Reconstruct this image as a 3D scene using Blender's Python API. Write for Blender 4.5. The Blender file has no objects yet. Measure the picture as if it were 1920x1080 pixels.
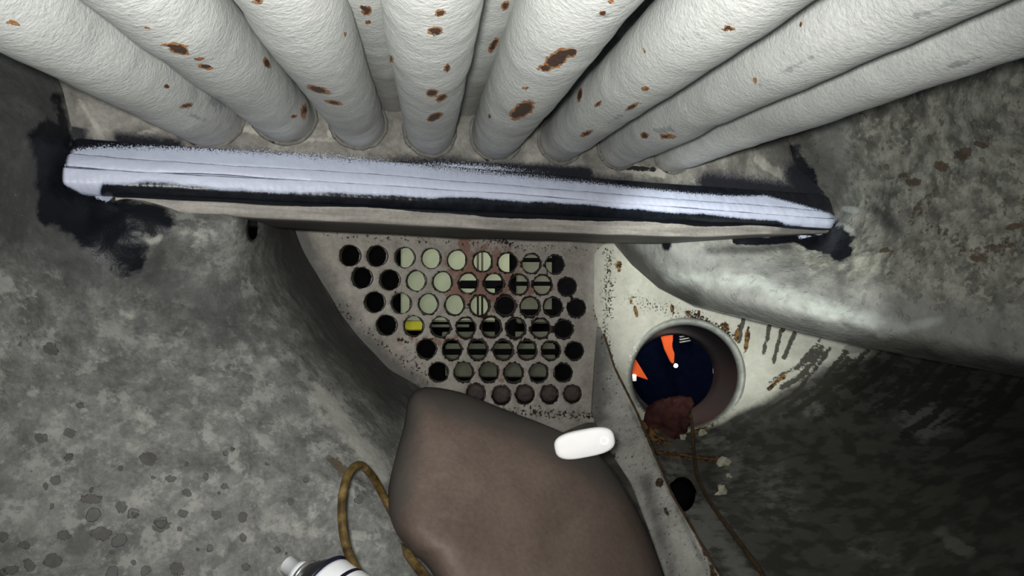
import bpy, bmesh, math, random
import numpy as np
from mathutils import Vector, Matrix
from mathutils.geometry import delaunay_2d_cdt

random.seed(7); rng = np.random.default_rng(7)
S = bpy.context.scene
C = S.collection
F = 1300.0            # focal length in pixels of the 1920 wide frame
CZ = 1.0              # camera height

def P(px, py, d):
    """a point at depth d on the line of sight through a pixel"""
    return Vector(((px-960)/F*d, d, CZ+(540-py)/F*d))

# ------------------------------------------------------------------ camera, world, lights, exposure
cam = bpy.data.objects.new('camera', bpy.data.cameras.new('camera'))
C.objects.link(cam); S.camera = cam
cam.location = (0, 0, CZ); cam.rotation_euler = (math.pi/2, 0, 0)
cam.data.sensor_width = 36; cam.data.lens = F/1920*36
cam.data.clip_start = 0.01

world = bpy.data.worlds.new('world'); S.world = world; world.use_nodes = True
bgn = world.node_tree.nodes['Background']
bgn.inputs[0].default_value = (0.75, 0.85, 1.0, 1); bgn.inputs[1].default_value = 0.035

def lamp(name, kind, loc, energy, color, size=0.03, target=None, **kw):
    l = bpy.data.lights.new(name, kind); l.energy = energy; l.color = color
    if kind == 'AREA': l.shape = 'DISK'; l.size = size
    else: l.shadow_soft_size = size
    for k, v in kw.items(): setattr(l, k, v)
    o = bpy.data.objects.new(name, l); C.objects.link(o); o.location = loc
    if target is not None:
        o.rotation_euler = (Vector(target)-Vector(loc)).to_track_quat('-Z', 'Y').to_euler()
    return o
# the torch held above and left of the lens
lamp('torch', 'SPOT', (-0.014, 0.0, CZ+0.010), 24.0, (1.0, 0.985, 0.95), 0.012, (-0.09, 1.0, CZ+0.16),
     spot_size=math.radians(110), spot_blend=0.9)
# its narrow beam, pointed at the inner wall
lamp('torch_beam', 'SPOT', (-0.010, 0.0, CZ+0.015), 66.0, (0.97, 1.0, 0.97), 0.012, P(1370, 535, 1.5),
     spot_size=math.radians(24), spot_blend=0.65)
# light of the workshop behind the perforated plate
lamp('workshop_light', 'AREA', (-0.1, 1.62, CZ+0.35), 2.3, (1.0, 1.0, 0.88), 0.3, (-0.12, 2.15, CZ+0.05))
lamp('port_fill', 'AREA', (0.45, 2.0, CZ+0.25), 2.2, (1.0, 0.95, 0.9), 0.1, (0.43, 2.4, CZ-0.13))  # unseen lamp added beyond the port to brighten the orange cloths

S.view_settings.view_transform = 'Standard'
S.view_settings.look = 'None'
S.view_settings.gamma = 1.0
S.view_settings.exposure = 0.0
S.view_settings.use_curve_mapping = False

# ------------------------------------------------------------------ helpers
def Pn(px, py, d):
    px = np.asarray(px, float); py = np.asarray(py, float); d = np.asarray(d, float)
    return np.stack([(px-960)/F*d, d*np.ones_like(px), CZ+(540-py)/F*d], -1)
def proj(V):
    d = np.maximum(V[..., 1], 0.02)
    return 960+V[..., 0]/d*F, 540-(V[..., 2]-CZ)/d*F

def _hash(ix, iy, iz, seed):
    h = (ix*374761393 + iy*668265263 + iz*2147483647 + seed*974634777) & 0xFFFFFFFF
    h = ((h ^ (h >> 13))*1274126177) & 0xFFFFFFFF
    h = ((h ^ (h >> 16))*2246822519) & 0xFFFFFFFF
    return ((h ^ (h >> 15)) & 0xFFFF)/65535.0
def vnoise(V, scale, seed=0):
    p = V*scale; i = np.floor(p).astype(np.int64); f = p-i; f = f*f*(3-2*f)
    x, y, z = i[..., 0], i[..., 1], i[..., 2]; fx, fy, fz = f[..., 0], f[..., 1], f[..., 2]
    r = 0
    for a in (0, 1):
        for b in (0, 1):
            for c in (0, 1):
                w = (fx if a else 1-fx)*(fy if b else 1-fy)*(fz if c else 1-fz)
                r = r+w*_hash(x+a, y+b, z+c, seed)
    return r-0.5
def fbm(V, scale, octaves=4, seed=0, gain=0.5):
    r = 0; a = 1
    for k in range(octaves):
        r = r+a*vnoise(V+k*7.31, scale, seed+k); scale *= 2.03; a *= gain
    return r

def tps(ctrl):
    """thin plate spline through (px, py, depth); inverse depth keeps planes exact"""
    c = np.array(ctrl, float); X = c[:, :2]/500.0; n = len(X)
    def U(r2): return 0.5*r2*np.log(r2+1e-12)
    r2 = ((X[:, None]-X[None])**2).sum(-1)
    K = U(r2)+np.eye(n)*1e-4
    Pm = np.hstack([np.ones((n, 1)), X])
    A = np.block([[K, Pm], [Pm.T, np.zeros((3, 3))]])
    w = np.linalg.solve(A, np.concatenate([1/c[:, 2], np.zeros(3)]))
    def f(px, py):
        q = np.stack([np.ravel(px), np.ravel(py)], -1)/500.0
        r = U(((q[:, None]-X[None])**2).sum(-1))@w[:n]+w[n]+q@w[n+1:]
        return (1/np.clip(r, 0.25, 6)).reshape(np.shape(px))
    return f

def seg_dist(px, py, pts):
    """distance in frame pixels to a polyline (used once, to lay the stains on the real surface)"""
    best = np.full(np.shape(px), 1e9)
    pts = [tuple(map(float, p[:2])) for p in pts]
    if len(pts) == 1: return np.hypot(px-pts[0][0], py-pts[0][1])
    for (ax, ay), (bx, by) in zip(pts[:-1], pts[1:]):
        dx, dy = bx-ax, by-ay; L = dx*dx+dy*dy+1e-9
        t = np.clip(((px-ax)*dx+(py-ay)*dy)/L, 0, 1)
        best = np.minimum(best, np.hypot(px-ax-t*dx, py-ay-t*dy))
    return best
def strokes(px, py, L):
    """L: (points, width[, strength]) -> 1 on the line, 0 at the width, down to -1"""
    r = np.full(np.shape(px), -1.0)
    for s in L:
        st = s[2] if len(s) > 2 else 1.0
        r = np.maximum(r, np.maximum(st-seg_dist(px, py, s[0])/s[1]*st, -1))
    return r
def blobs(px, py, L):
    """L: (x, y, rx, ry[, angle, strength])"""
    r = np.full(np.shape(px), -1.0)
    for b in L:
        a = math.radians(b[4]) if len(b) > 4 else 0; st = b[5] if len(b) > 5 else 1.0
        u = (px-b[0])*math.cos(a)+(py-b[1])*math.sin(a); v = -(px-b[0])*math.sin(a)+(py-b[1])*math.cos(a)
        r = np.maximum(r, st-np.hypot(u/b[2], v/b[3])*st)
    return np.maximum(r, -1)

# ------------------------------------------------------------------ materials
class NT:
    def __init__(s, name):
        s.m = bpy.data.materials.new(name); s.m.use_nodes = True
        s.t = s.m.node_tree; s.b = s.t.nodes['Principled BSDF']
        s.co = s.t.nodes.new('ShaderNodeTexCoord').outputs['Object']
    def n(s, kind, **kw):
        x = s.t.nodes.new(kind)
        for k, v in kw.items(): setattr(x, k, v)
        return x
    def put(s, inp, v):
        if hasattr(v, 'is_output'): s.t.links.new(v, inp)
        elif isinstance(v, tuple): inp.default_value = (*v[:3], 1) if len(inp.default_value) == 4 else v
        else: inp.default_value = v
    def math(s, op, a, b=0.0, c=None):
        x = s.n('ShaderNodeMath', operation=op); s.put(x.inputs[0], a); s.put(x.inputs[1], b)
        if c is not None: s.put(x.inputs[2], c)
        return x.outputs[0]
    def noise(s, scale, detail=5, rough=0.55, dist=0.0, co=None, stretch=None):
        x = s.n('ShaderNodeTexNoise'); co = co or s.co
        if stretch:
            mp = s.n('ShaderNodeMapping'); s.put(mp.inputs[0], co); mp.inputs['Scale'].default_value = stretch; co = mp.outputs[0]
        s.put(x.inputs['Vector'], co)
        x.inputs['Scale'].default_value = scale; x.inputs['Detail'].default_value = detail
        x.inputs['Roughness'].default_value = rough; x.inputs['Distortion'].default_value = dist
        return x.outputs['Fac']
    def ramp(s, fac, stops):
        x = s.n('ShaderNodeValToRGB'); s.put(x.inputs[0], fac); e = x.color_ramp.elements
        while len(e) < len(stops): e.new(0.5)
        for i, (p, c) in enumerate(stops): e[i].position = p; e[i].color = (*c, 1)
        return x.outputs[0]
    def step(s, v, lo, hi):
        x = s.n('ShaderNodeMapRange', interpolation_type='SMOOTHSTEP'); s.put(x.inputs[0], v)
        x.inputs[1].default_value = lo; x.inputs[2].default_value = hi
        return x.outputs[0]
    def mix(s, f, a, b):
        x = s.n('ShaderNodeMix', data_type='RGBA'); s.put(x.inputs[0], f); s.put(x.inputs[6], a); s.put(x.inputs[7], b)
        return x.outputs[2]
    def mixf(s, f, a, b):
        x = s.n('ShaderNodeMix', data_type='FLOAT'); s.put(x.inputs[0], f); s.put(x.inputs[2], a); s.put(x.inputs[3], b)
        return x.outputs[0]
    def attr(s, name):
        return s.n('ShaderNodeAttribute', attribute_name=name).outputs['Fac']

def surface(name, stops, scale=14, detail=8, nrough=0.62, rough=0.7, bumps=((60, 0.4, 0.002),), layers=(), fine=None,
            spots=None, specks=None, spec=0.3, metallic=0.0, stretch=None):
    """mottled surface: ramp over noise, then stains (attribute field + noise, thresholded)"""
    t = NT(name)
    col = t.ramp(t.noise(scale, detail, nrough, 0.3, stretch=stretch), stops)
    r = rough
    if fine:
        col2 = t.n('ShaderNodeMix', data_type='RGBA', blend_type='MULTIPLY')
        t.put(col2.inputs[0], 1.0); t.put(col2.inputs[6], col)
        t.put(col2.inputs[7], t.ramp(t.noise(fine[0], 4, 0.7), [(0.3, (fine[1],)*3), (0.7, (fine[2],)*3)]))
        col = col2.outputs[2]
    heights = []
    if specks:   # scattered small flecks everywhere
        for sc, th, c in specks:
            v = t.n('ShaderNodeTexVoronoi'); t.put(v.inputs['Vector'], t.co); v.inputs['Scale'].default_value = sc
            w = t.math('ADD', v.outputs['Distance'], t.math('MULTIPLY', t.noise(sc*2.5, 3), 0.35))
            col = t.mix(t.math('SUBTRACT', 1.0, t.step(w, th, th+0.04)), col, c)
    if spots:    # dark irregular spots where the attribute allows
        at, sc, c = spots
        v = t.n('ShaderNodeTexVoronoi'); t.put(v.inputs['Vector'], t.co); v.inputs['Scale'].default_value = sc
        w = t.math('ADD', v.outputs['Distance'], t.math('MULTIPLY', t.noise(sc*2.2, 4), 0.55))
        sepc = t.n('ShaderNodeSeparateColor'); t.put(sepc.inputs[0], v.outputs['Color'])
        th = t.math('MULTIPLY', sepc.outputs[0], 0.34)
        w = t.math('SUBTRACT', t.math('ADD', th, 0.19), w)
        w = t.math('ADD', w, t.math('MULTIPLY', t.math('SUBTRACT', t.attr(at), 1.0), 0.5))
        f = t.step(w, 0.0, 0.035)
        col = t.mix(t.math('MULTIPLY', f, 0.75), col, c)
        heights.append((f, -0.0012))
    for L in layers:
        at, c, amp, sc, lo, hi = L[:6]
        opt = L[6] if len(L) > 6 else {}
        nz = t.noise(sc, opt.get('detail', 5), opt.get('nr', 0.65), stretch=opt.get('stretch'))
        v = t.math('ADD', t.attr(at), t.math('MULTIPLY', t.math('SUBTRACT', nz, 0.5), amp))
        f = t.step(v, lo, hi)
        if 'op' in opt: f = t.math('MULTIPLY', f, opt['op'])
        if 'c2' in opt: c = t.mix(t.step(t.noise(opt.get('s2', sc), 3), 0.42, 0.58), c, opt['c2'])
        col = t.mix(f, col, c)
        if 'rough' in opt: r = t.mixf(f, r, opt['rough'])
        if 'h' in opt: heights.append((f, opt['h']))
    t.put(t.b.inputs['Base Color'], col); t.put(t.b.inputs['Roughness'], r)
    t.b.inputs['Specular IOR Level'].default_value = spec
    t.b.inputs['Metallic'].default_value = metallic
    nrm = None
    for sc, st, dist in bumps:
        bp = t.n('ShaderNodeBump'); bp.inputs['Strength'].default_value = st; bp.inputs['Distance'].default_value = dist
        t.put(bp.inputs['Height'], t.noise(sc, 6, 0.6))
        if nrm: t.put(bp.inputs['Normal'], nrm)
        nrm = bp.outputs[0]
    for f, h in heights:
        bp = t.n('ShaderNodeBump'); bp.inputs['Strength'].default_value = 1; bp.inputs['Distance'].default_value = abs(h)
        bp.invert = h < 0
        t.put(bp.inputs['Height'], f); t.put(bp.inputs['Normal'], nrm); nrm = bp.outputs[0]
    if nrm: t.put(t.b.inputs['Normal'], nrm)
    return t.m

def plain(name, c, rough=0.5, spec=0.5, metallic=0.0, var=0.25, scale=40, emit=None, bump=0.15):
    t = NT(name)
    lo = tuple(x*(1-var) for x in c); hi = tuple(min(1, x*(1+var)) for x in c)
    t.put(t.b.inputs['Base Color'], t.ramp(t.noise(scale), [(0.3, lo), (0.7, hi)]))
    t.b.inputs['Roughness'].default_value = rough; t.b.inputs['Metallic'].default_value = metallic
    t.b.inputs['Specular IOR Level'].default_value = spec
    if emit: t.put(t.b.inputs['Emission Color'], emit[:3]); t.b.inputs['Emission Strength'].default_value = emit[3]
    if bump:
        bp = t.n('ShaderNodeBump'); bp.inputs['Strength'].default_value = bump; bp.inputs['Distance'].default_value = 0.001
        t.put(bp.inputs['Height'], t.noise(scale*4)); t.put(t.b.inputs['Normal'], bp.outputs[0])
    return t.m

BLACK = (0.006, 0.007, 0.010)
WHITE = (0.60, 0.65, 0.80)
RUST = (0.10, 0.045, 0.018); ORANGE = (0.42, 0.15, 0.035)
M = {}
M['tube'] = surface('white_rough_paint', [(0.3, (0.50, 0.52, 0.50)), (0.55, (0.62, 0.64, 0.615)), (0.8, (0.72, 0.73, 0.70))],
    scale=9, rough=0.55, spec=0.35, fine=(260, 0.88, 1.06), bumps=((150, 0.35, 0.0024), (330, 0.55, 0.0014)),
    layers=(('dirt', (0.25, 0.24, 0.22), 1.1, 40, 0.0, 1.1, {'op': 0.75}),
            ('wear', (0.20, 0.25, 0.25), 1.5, 95, 0.28, 0.5, {'op': 0.6}),
            ('chip', ORANGE, 1.5, 150, 0.12, 0.2, {'c2': (0.36, 0.22, 0.11), 's2': 260, 'h': -0.0008}),
            ('chip', (0.07, 0.042, 0.03), 1.3, 120, 0.42, 0.5, {'h': -0.0006})))
M['tube_back_row'] = M['tube']
GREY = [(0.28, (0.085, 0.085, 0.080)), (0.45, (0.155, 0.157, 0.148)), (0.6, (0.215, 0.215, 0.20)), (0.75, (0.30, 0.30, 0.28))]
M['header'] = surface('grey_header_metal', [(0.34, (0.13, 0.126, 0.110)), (0.46, (0.20, 0.194, 0.170)), (0.56, (0.27, 0.262, 0.232)), (0.68, (0.36, 0.35, 0.31))],
    scale=26, rough=0.65, fine=(200, 0.8, 1.1), bumps=((90, 0.5, 0.002), (12, 0.4, 0.006)),
    layers=(('light', (0.46, 0.45, 0.39), 1.0, 60, 0.3, 0.6, {'op': 0.7}),
            ('dirt', (0.09, 0.09, 0.085), 1.4, 45, 0.1, 0.7, {'op': 0.7}),
            ('wear', (0.02, 0.018, 0.018), 1.2, 90, 0.3, 0.45, {}),
            ('black', (0.055, 0.052, 0.062), 1.6, 160, -0.25, 0.35, {'op': 0.7, 'detail': 8, 'nr': 0.75}),
            ('black', (0.012, 0.013, 0.018), 1.5, 240, 0.1, 0.6, {'detail': 8, 'nr': 0.8}),
            ('white', (0.50, 0.55, 0.68), 2.2, 620, 0.22, 0.5, {'detail': 3, 'nr': 0.7})))
M['casting'] = surface('grey_cast_metal', [(0.36, (0.095, 0.097, 0.091)), (0.46, (0.145, 0.148, 0.139)), (0.55, (0.185, 0.188, 0.176)), (0.66, (0.27, 0.27, 0.247))],
    scale=30, detail=9, nrough=0.68, rough=0.62, fine=(240, 0.72, 1.15), bumps=((55, 0.5, 0.003), (200, 0.45, 0.0012)),
    spots=('spots', 42, (0.075, 0.075, 0.073)),
    layers=(('none', (0.29, 0.295, 0.27), 2.0, 38, 0.04, 0.22, {'op': 0.7, 'detail': 7, 'nr': 0.7}),
            ('none', (0.085, 0.088, 0.085), 2.0, 46, 0.08, 0.24, {'op': 0.6, 'detail': 6, 'stretch': (1, 1, 1.3)}),
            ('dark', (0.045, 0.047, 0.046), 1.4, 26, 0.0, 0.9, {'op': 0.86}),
            ('none', (0.55, 0.56, 0.52), 2.0, 330, 0.52, 0.6, {'detail': 2}),
            ('pit', (0.065, 0.063, 0.060), 2.2, 75, 0.36, 0.5, {'op': 0.85, 'h': -0.0006, 'nr': 0.75}),
            ('light', (0.37, 0.37, 0.335), 1.6, 70, 0.2, 0.7, {'op': 0.7}),
            ('rust', (0.085, 0.062, 0.038), 1.7, 110, 0.2, 0.45, {'op': 0.85, 'h': -0.001}),
            ('black', BLACK, 1.2, 45, 0.15, 0.45, {'rough': 0.4}),
            ('white', WHITE, 1.3, 200, 0.4, 0.55, {})))
M['casting_right'] = surface('mottled_cast_metal', [(0.36, (0.16, 0.158, 0.135)), (0.46, (0.26, 0.262, 0.222)), (0.55, (0.36, 0.362, 0.305)), (0.68, (0.48, 0.485, 0.42))],
    scale=34, detail=9, nrough=0.62, rough=0.6, fine=(170, 0.72, 1.15), bumps=((45, 0.6, 0.004), (150, 0.4, 0.0015)),
    layers=(('none', (0.52, 0.53, 0.43), 2.0, 70, 0.04, 0.22, {'op': 0.6, 'detail': 6}),
            ('none', (0.15, 0.135, 0.10), 2.0, 62, 0.22, 0.32, {'op': 0.7, 'detail': 5, 'nr': 0.6, 'h': -0.001}),
            ('smooth', (0.27, 0.275, 0.262), 0.8, 30, 0.0, 0.8, {'op': 0.8}),
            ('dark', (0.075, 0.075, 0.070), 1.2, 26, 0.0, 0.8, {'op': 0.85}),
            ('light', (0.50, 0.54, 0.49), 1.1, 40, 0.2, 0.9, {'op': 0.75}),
            ('rust', (0.10, 0.065, 0.036), 1.8, 90, 0.25, 0.5, {'op': 0.85, 'h': -0.001}),
            ('black', BLACK, 1.2, 50, 0.15, 0.45, {'rough': 0.4}),
            ('white', WHITE, 1.3, 200, 0.4, 0.55, {})))
M['cream'] = surface('cream_paint_soot_shade', [(0.3, (0.56, 0.56, 0.47)), (0.5, (0.66, 0.66, 0.56)), (0.7, (0.73, 0.73, 0.64))],
    scale=18, rough=0.5, fine=(120, 0.9, 1.05), bumps=((70, 0.35, 0.002),),
    layers=(('dark_tone', (0.065, 0.066, 0.057), 0.9, 18, -0.05, 0.75, {'c2': (0.115, 0.115, 0.10), 's2': 30}),
            ('none', (0.19, 0.19, 0.165), 2.0, 40, 0.10, 0.3, {'op': 0.45, 'detail': 7}) if False else ('pale', (0.27, 0.28, 0.25), 1.8, 45, 0.1, 0.6, {'op': 0.75, 'detail': 8}),
            ('drip', (0.05, 0.048, 0.038), 1.5, 75, 0.22, 0.5, {'op': 0.92, 'detail': 6, 'nr': 0.65}),
            ('rust', (0.26, 0.145, 0.05), 1.6, 70, 0.25, 0.45, {'c2': (0.05, 0.032, 0.02), 's2': 110}),
            ('wear', (0.035, 0.022, 0.016), 1.7, 210, 0.35, 0.5, {})))
M['plate'] = surface('pale_plate_paint', [(0.3, (0.33, 0.305, 0.265)), (0.5, (0.45, 0.42, 0.37)), (0.7, (0.54, 0.515, 0.46))],
    scale=26, rough=0.6, fine=(160, 0.82, 1.08), bumps=((90, 0.4, 0.002),),
    layers=(('dark_tone', (0.10, 0.098, 0.09), 1.2, 30, 0.0, 0.8, {'op': 0.85}),
            ('pink', (0.26, 0.12, 0.085), 1.7, 80, 0.2, 0.55, {'op': 0.8}),
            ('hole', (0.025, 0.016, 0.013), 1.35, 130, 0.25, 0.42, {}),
            ('wear', (0.03, 0.02, 0.016), 1.9, 190, 0.42, 0.52, {})))
M['brown'] = surface('brown_smooth_casting', [(0.3, (0.085, 0.062, 0.051)), (0.5, (0.122, 0.090, 0.074)), (0.7, (0.150, 0.114, 0.094))],
    scale=9, rough=0.6, fine=(200, 0.82, 1.1), bumps=((110, 0.3, 0.0012),), specks=((60, 0.10, (0.20, 0.17, 0.15)),),
    layers=(('grey', (0.065, 0.060, 0.054), 1.0, 14, 0.0, 0.8, {'op': 0.85}),
            ('light', (0.15, 0.122, 0.10), 1.6, 50, 0.2, 0.8, {'op': 0.5})))
M['web'] = surface('pale_web_paint', [(0.3, (0.36, 0.355, 0.32)), (0.5, (0.48, 0.475, 0.43)), (0.7, (0.58, 0.57, 0.52))],
    scale=22, rough=0.55, fine=(150, 0.8, 1.08), bumps=((80, 0.4, 0.002),),
    layers=(('dark_tone', (0.09, 0.09, 0.085), 1.0, 30, 0.0, 0.8, {'op': 0.8}),
            ('rust', (0.13, 0.085, 0.045), 1.5, 60, 0.2, 0.5, {'c2': (0.04, 0.03, 0.02), 's2': 130}),
            ('wear', (0.03, 0.02, 0.016), 1.7, 170, 0.4, 0.5, {})))
M['lip'] = surface('scraped_lip_metal', [(0.32, (0.19, 0.178, 0.16)), (0.5, (0.30, 0.283, 0.255)), (0.68, (0.42, 0.395, 0.36))],
    scale=22, stretch=(0.35, 0.35, 4.5), rough=0.55, fine=(200, 0.8, 1.1), bumps=((70, 0.3, 0.0015),),
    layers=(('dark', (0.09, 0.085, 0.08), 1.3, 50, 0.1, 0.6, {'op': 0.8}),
            ('black', BLACK, 0.9, 70, 0.2, 0.45, {'rough': 0.35}),
            ('white', WHITE, 1.5, 500, 0.5, 0.6, {})))
M['weld'] = surface('developer_white_on_black', [(0.3, (0.004, 0.005, 0.008)), (0.7, (0.012, 0.014, 0.019))],
    scale=60, rough=0.3, spec=0.5, bumps=((300, 0.35, 0.001), (90, 0.3, 0.0015)),
    layers=(('white', (0.30, 0.35, 0.48), 1.1, 260, -0.12, 0.4, {'detail': 4, 'rough': 0.6}),
            ('white', (0.56, 0.60, 0.74), 0.9, 90, 0.10, 0.85, {'rough': 0.42, 'detail': 8}),
            ('spray', (0.50, 0.55, 0.68), 2.2, 620, 0.22, 0.5, {'detail': 3, 'nr': 0.7}),
            ('fleck', (0.75, 0.80, 0.92), 1.9, 900, 0.55, 0.62, {'detail': 1, 'rough': 0.2}),
            ('groove', (0.09, 0.10, 0.17), 0.9, 60, 0.25, 0.8, {'op': 0.85})))
M['bore'] = plain('dark_bore_metal', (0.022, 0.018, 0.020), rough=0.4, spec=0.4, metallic=0.0, scale=25)
M['ring'] = plain('grey_ring_metal', (0.36, 0.38, 0.34), rough=0.45, scale=60)
M['dark'] = plain('near_black_steel', (0.004, 0.004, 0.005), rough=0.9, spec=0.03)  # near-black colour stands in for lack of light beyond the openings
M['sleeve'] = plain('rusty_tube_end', (0.035, 0.026, 0.021), rough=0.5, scale=160, var=0.5)
M['plug'] = plain('brown_tube_plug', (0.050, 0.036, 0.030), rough=0.7, scale=120, var=0.5)
M['green'] = plain('pale_green_wall_paint', (0.42, 0.47, 0.33), rough=0.7, scale=12, var=0.12)
M['olive'] = plain('olive_steel_paint', (0.12, 0.125, 0.085), rough=0.6, scale=20)
M['yellow'] = plain('yellow_paint', (0.55, 0.52, 0.02), rough=0.5, scale=20)
M['orange'] = plain('orange_fabric', (0.95, 0.12, 0.012), rough=0.7, var=0.1)
M['navy'] = plain('dark_blue_backing', (0.0015, 0.003, 0.010), rough=0.9, spec=0.02)
M['maroon'] = plain('dark_red_cloth', (0.060, 0.024, 0.021), rough=0.85, spec=0.1, scale=60, var=0.4, bump=0.5)
M['hose'] = surface('amber_hose', [(0.35, (0.03, 0.018, 0.006)), (0.5, (0.085, 0.054, 0.014)), (0.68, (0.18, 0.125, 0.045))],
    scale=70, rough=0.35, spec=0.5, bumps=((150, 0.2, 0.0006),))
M['cord'] = plain('brown_cord', (0.075, 0.043, 0.020), rough=0.6, scale=120, var=0.5)
M['tab'] = plain('white_plastic', (0.93, 0.93, 0.92), rough=0.8, var=0.03)
M['can_white'] = plain('white_can_paint', (0.80, 0.82, 0.84), rough=0.3, var=0.05)
M['can_dark'] = plain('dark_can_dome', (0.014, 0.015, 0.013), rough=0.4)
M['can_ink'] = plain('navy_can_stripe', (0.006, 0.008, 0.02), rough=0.4)
M['can_metal'] = plain('can_seam_metal', (0.5, 0.5, 0.5), rough=0.25, metallic=0.8)
M['flake'] = plain('pale_scale_flake', (0.40, 0.40, 0.30), rough=0.8, scale=90, var=0.4)
M['lampglow'] = plain('lamp_face', (0.9, 0.9, 0.9), emit=(1, 0.95, 0.88, 9.0))

# ------------------------------------------------------------------ object builders
def tag(o, label=None, cat=None, group=None, kind=None):
    if label: o['label'] = label
    if cat: o['category'] = cat
    if group: o['group'] = group
    if kind: o['kind'] = kind
    return o
def empty(name, loc, label, cat, group=None):
    o = bpy.data.objects.new(name, None); C.objects.link(o); o.location = loc; o.empty_display_size = 0.02
    return tag(o, label, cat, group)
def link(name, verts, faces, m, parent=None, smooth=True, fields=None, loc=None, mods=None):
    me = bpy.data.meshes.new(name)
    V = np.asarray(verts, float)
    base = np.array(loc if loc is not None else (parent.location if parent else (0, 0, 0)), float)
    if parent is not None and loc is None: base = np.array(world_loc(parent))
    me.from_pydata((V-base).tolist(), [], [tuple(f) for f in faces])
    me.materials.append(m)
    if smooth: me.polygons.foreach_set('use_smooth', [True]*len(me.polygons))
    if fields:
        for k, v in fields.items():
            a = me.attributes.new(k, 'FLOAT', 'POINT'); a.data.foreach_set('value', np.ravel(v).astype(np.float32))
    me.update()
    o = bpy.data.objects.new(name, me); C.objects.link(o)
    if parent is not None:
        o.parent = parent
        if loc is not None: o.location = Vector(loc)-Vector(world_loc(parent))
    else: o.location = base
    return o
def world_loc(o):
    v = Vector(o.location)
    while o.parent: o = o.parent; v = v+Vector(o.location)
    return v
def gridfaces(nr, nc, closed=False):
    F_ = []
    for i in range(nr-1):
        for j in range(nc if closed else nc-1):
            k = (j+1) % nc
            F_.append((i*nc+j, i*nc+k, (i+1)*nc+k, (i+1)*nc+j))
    return F_
def sweep(pts, radii, n=12, cap=True, squash=None):
    """tube through points: verts, faces (smoothed frames)"""
    pts = [Vector(p) for p in pts]; V = []; up = None
    for i, p in enumerate(pts):
        t = (pts[min(i+1, len(pts)-1)]-pts[max(i-1, 0)]).normalized()
        if up is None: up = t.orthogonal().normalized()
        up = (up-t*up.dot(t)).normalized(); s = t.cross(up)
        r = radii[i] if hasattr(radii, '__len__') else radii
        for k in range(n):
            a = 2*math.pi*k/n
            V.append(p+(up*math.cos(a)+s*math.sin(a))*r)
    Fc = gridfaces(len(pts), n, True)
    if cap:
        Fc.append(tuple(range(n))[::-1]); Fc.append(tuple((len(pts)-1)*n+k for k in range(n)))
    return V, Fc
def spline(pts, n=8):
    pts = [Vector(p) for p in pts]; out = []
    q = [pts[0]*2-pts[1]]+pts+[pts[-1]*2-pts[-2]]
    for i in range(1, len(q)-2):
        for k in range(n):
            t = k/n; a, b, c, d = q[i-1:i+3]
            out.append(0.5*((2*b)+(c-a)*t+(2*a-5*b+4*c-d)*t*t+(3*b-a-3*c+d)*t**3))
    out.append(pts[-1]); return out
def lathe(profile, origin, axis, n=32):
    """profile: (distance along axis, radius)"""
    axis = Vector(axis).normalized(); u = axis.orthogonal().normalized(); w = axis.cross(u); o = Vector(origin); V = []
    for a_, r in profile:
        for k in range(n):
            a = 2*math.pi*k/n; V.append(o+axis*a_+(u*math.cos(a)+w*math.sin(a))*r)
    return V, gridfaces(len(profile), n, True)
def box(c, ax, ay, az):
    """box from centre and three half-axis vectors, edges bevelled a little"""
    c, ax, ay, az = map(Vector, (c, ax, ay, az)); b = 0.12
    bm = bmesh.new(); vs = []
    for x in (-1, 1):
        for y in (-1, 1):
            for z in (-1, 1): vs.append(bm.verts.new(c+ax*x+ay*y+az*z))
    for f in ((0, 1, 3, 2), (4, 6, 7, 5), (0, 4, 5, 1), (2, 3, 7, 6), (0, 2, 6, 4), (1, 5, 7, 3)): bm.faces.new([vs[i] for i in f])
    m = min(ax.length, ay.length, az.length)
    bmesh.ops.bevel(bm, geom=bm.edges[:], offset=m*b*2, segments=2, affect='EDGES')
    bmesh.ops.recalc_face_normals(bm, faces=bm.faces[:])
    bm.verts.index_update()
    V = [v.co.copy() for v in bm.verts]; Fc = [[v.index for v in f.verts] for f in bm.faces]; bm.free()
    return V, Fc

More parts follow.
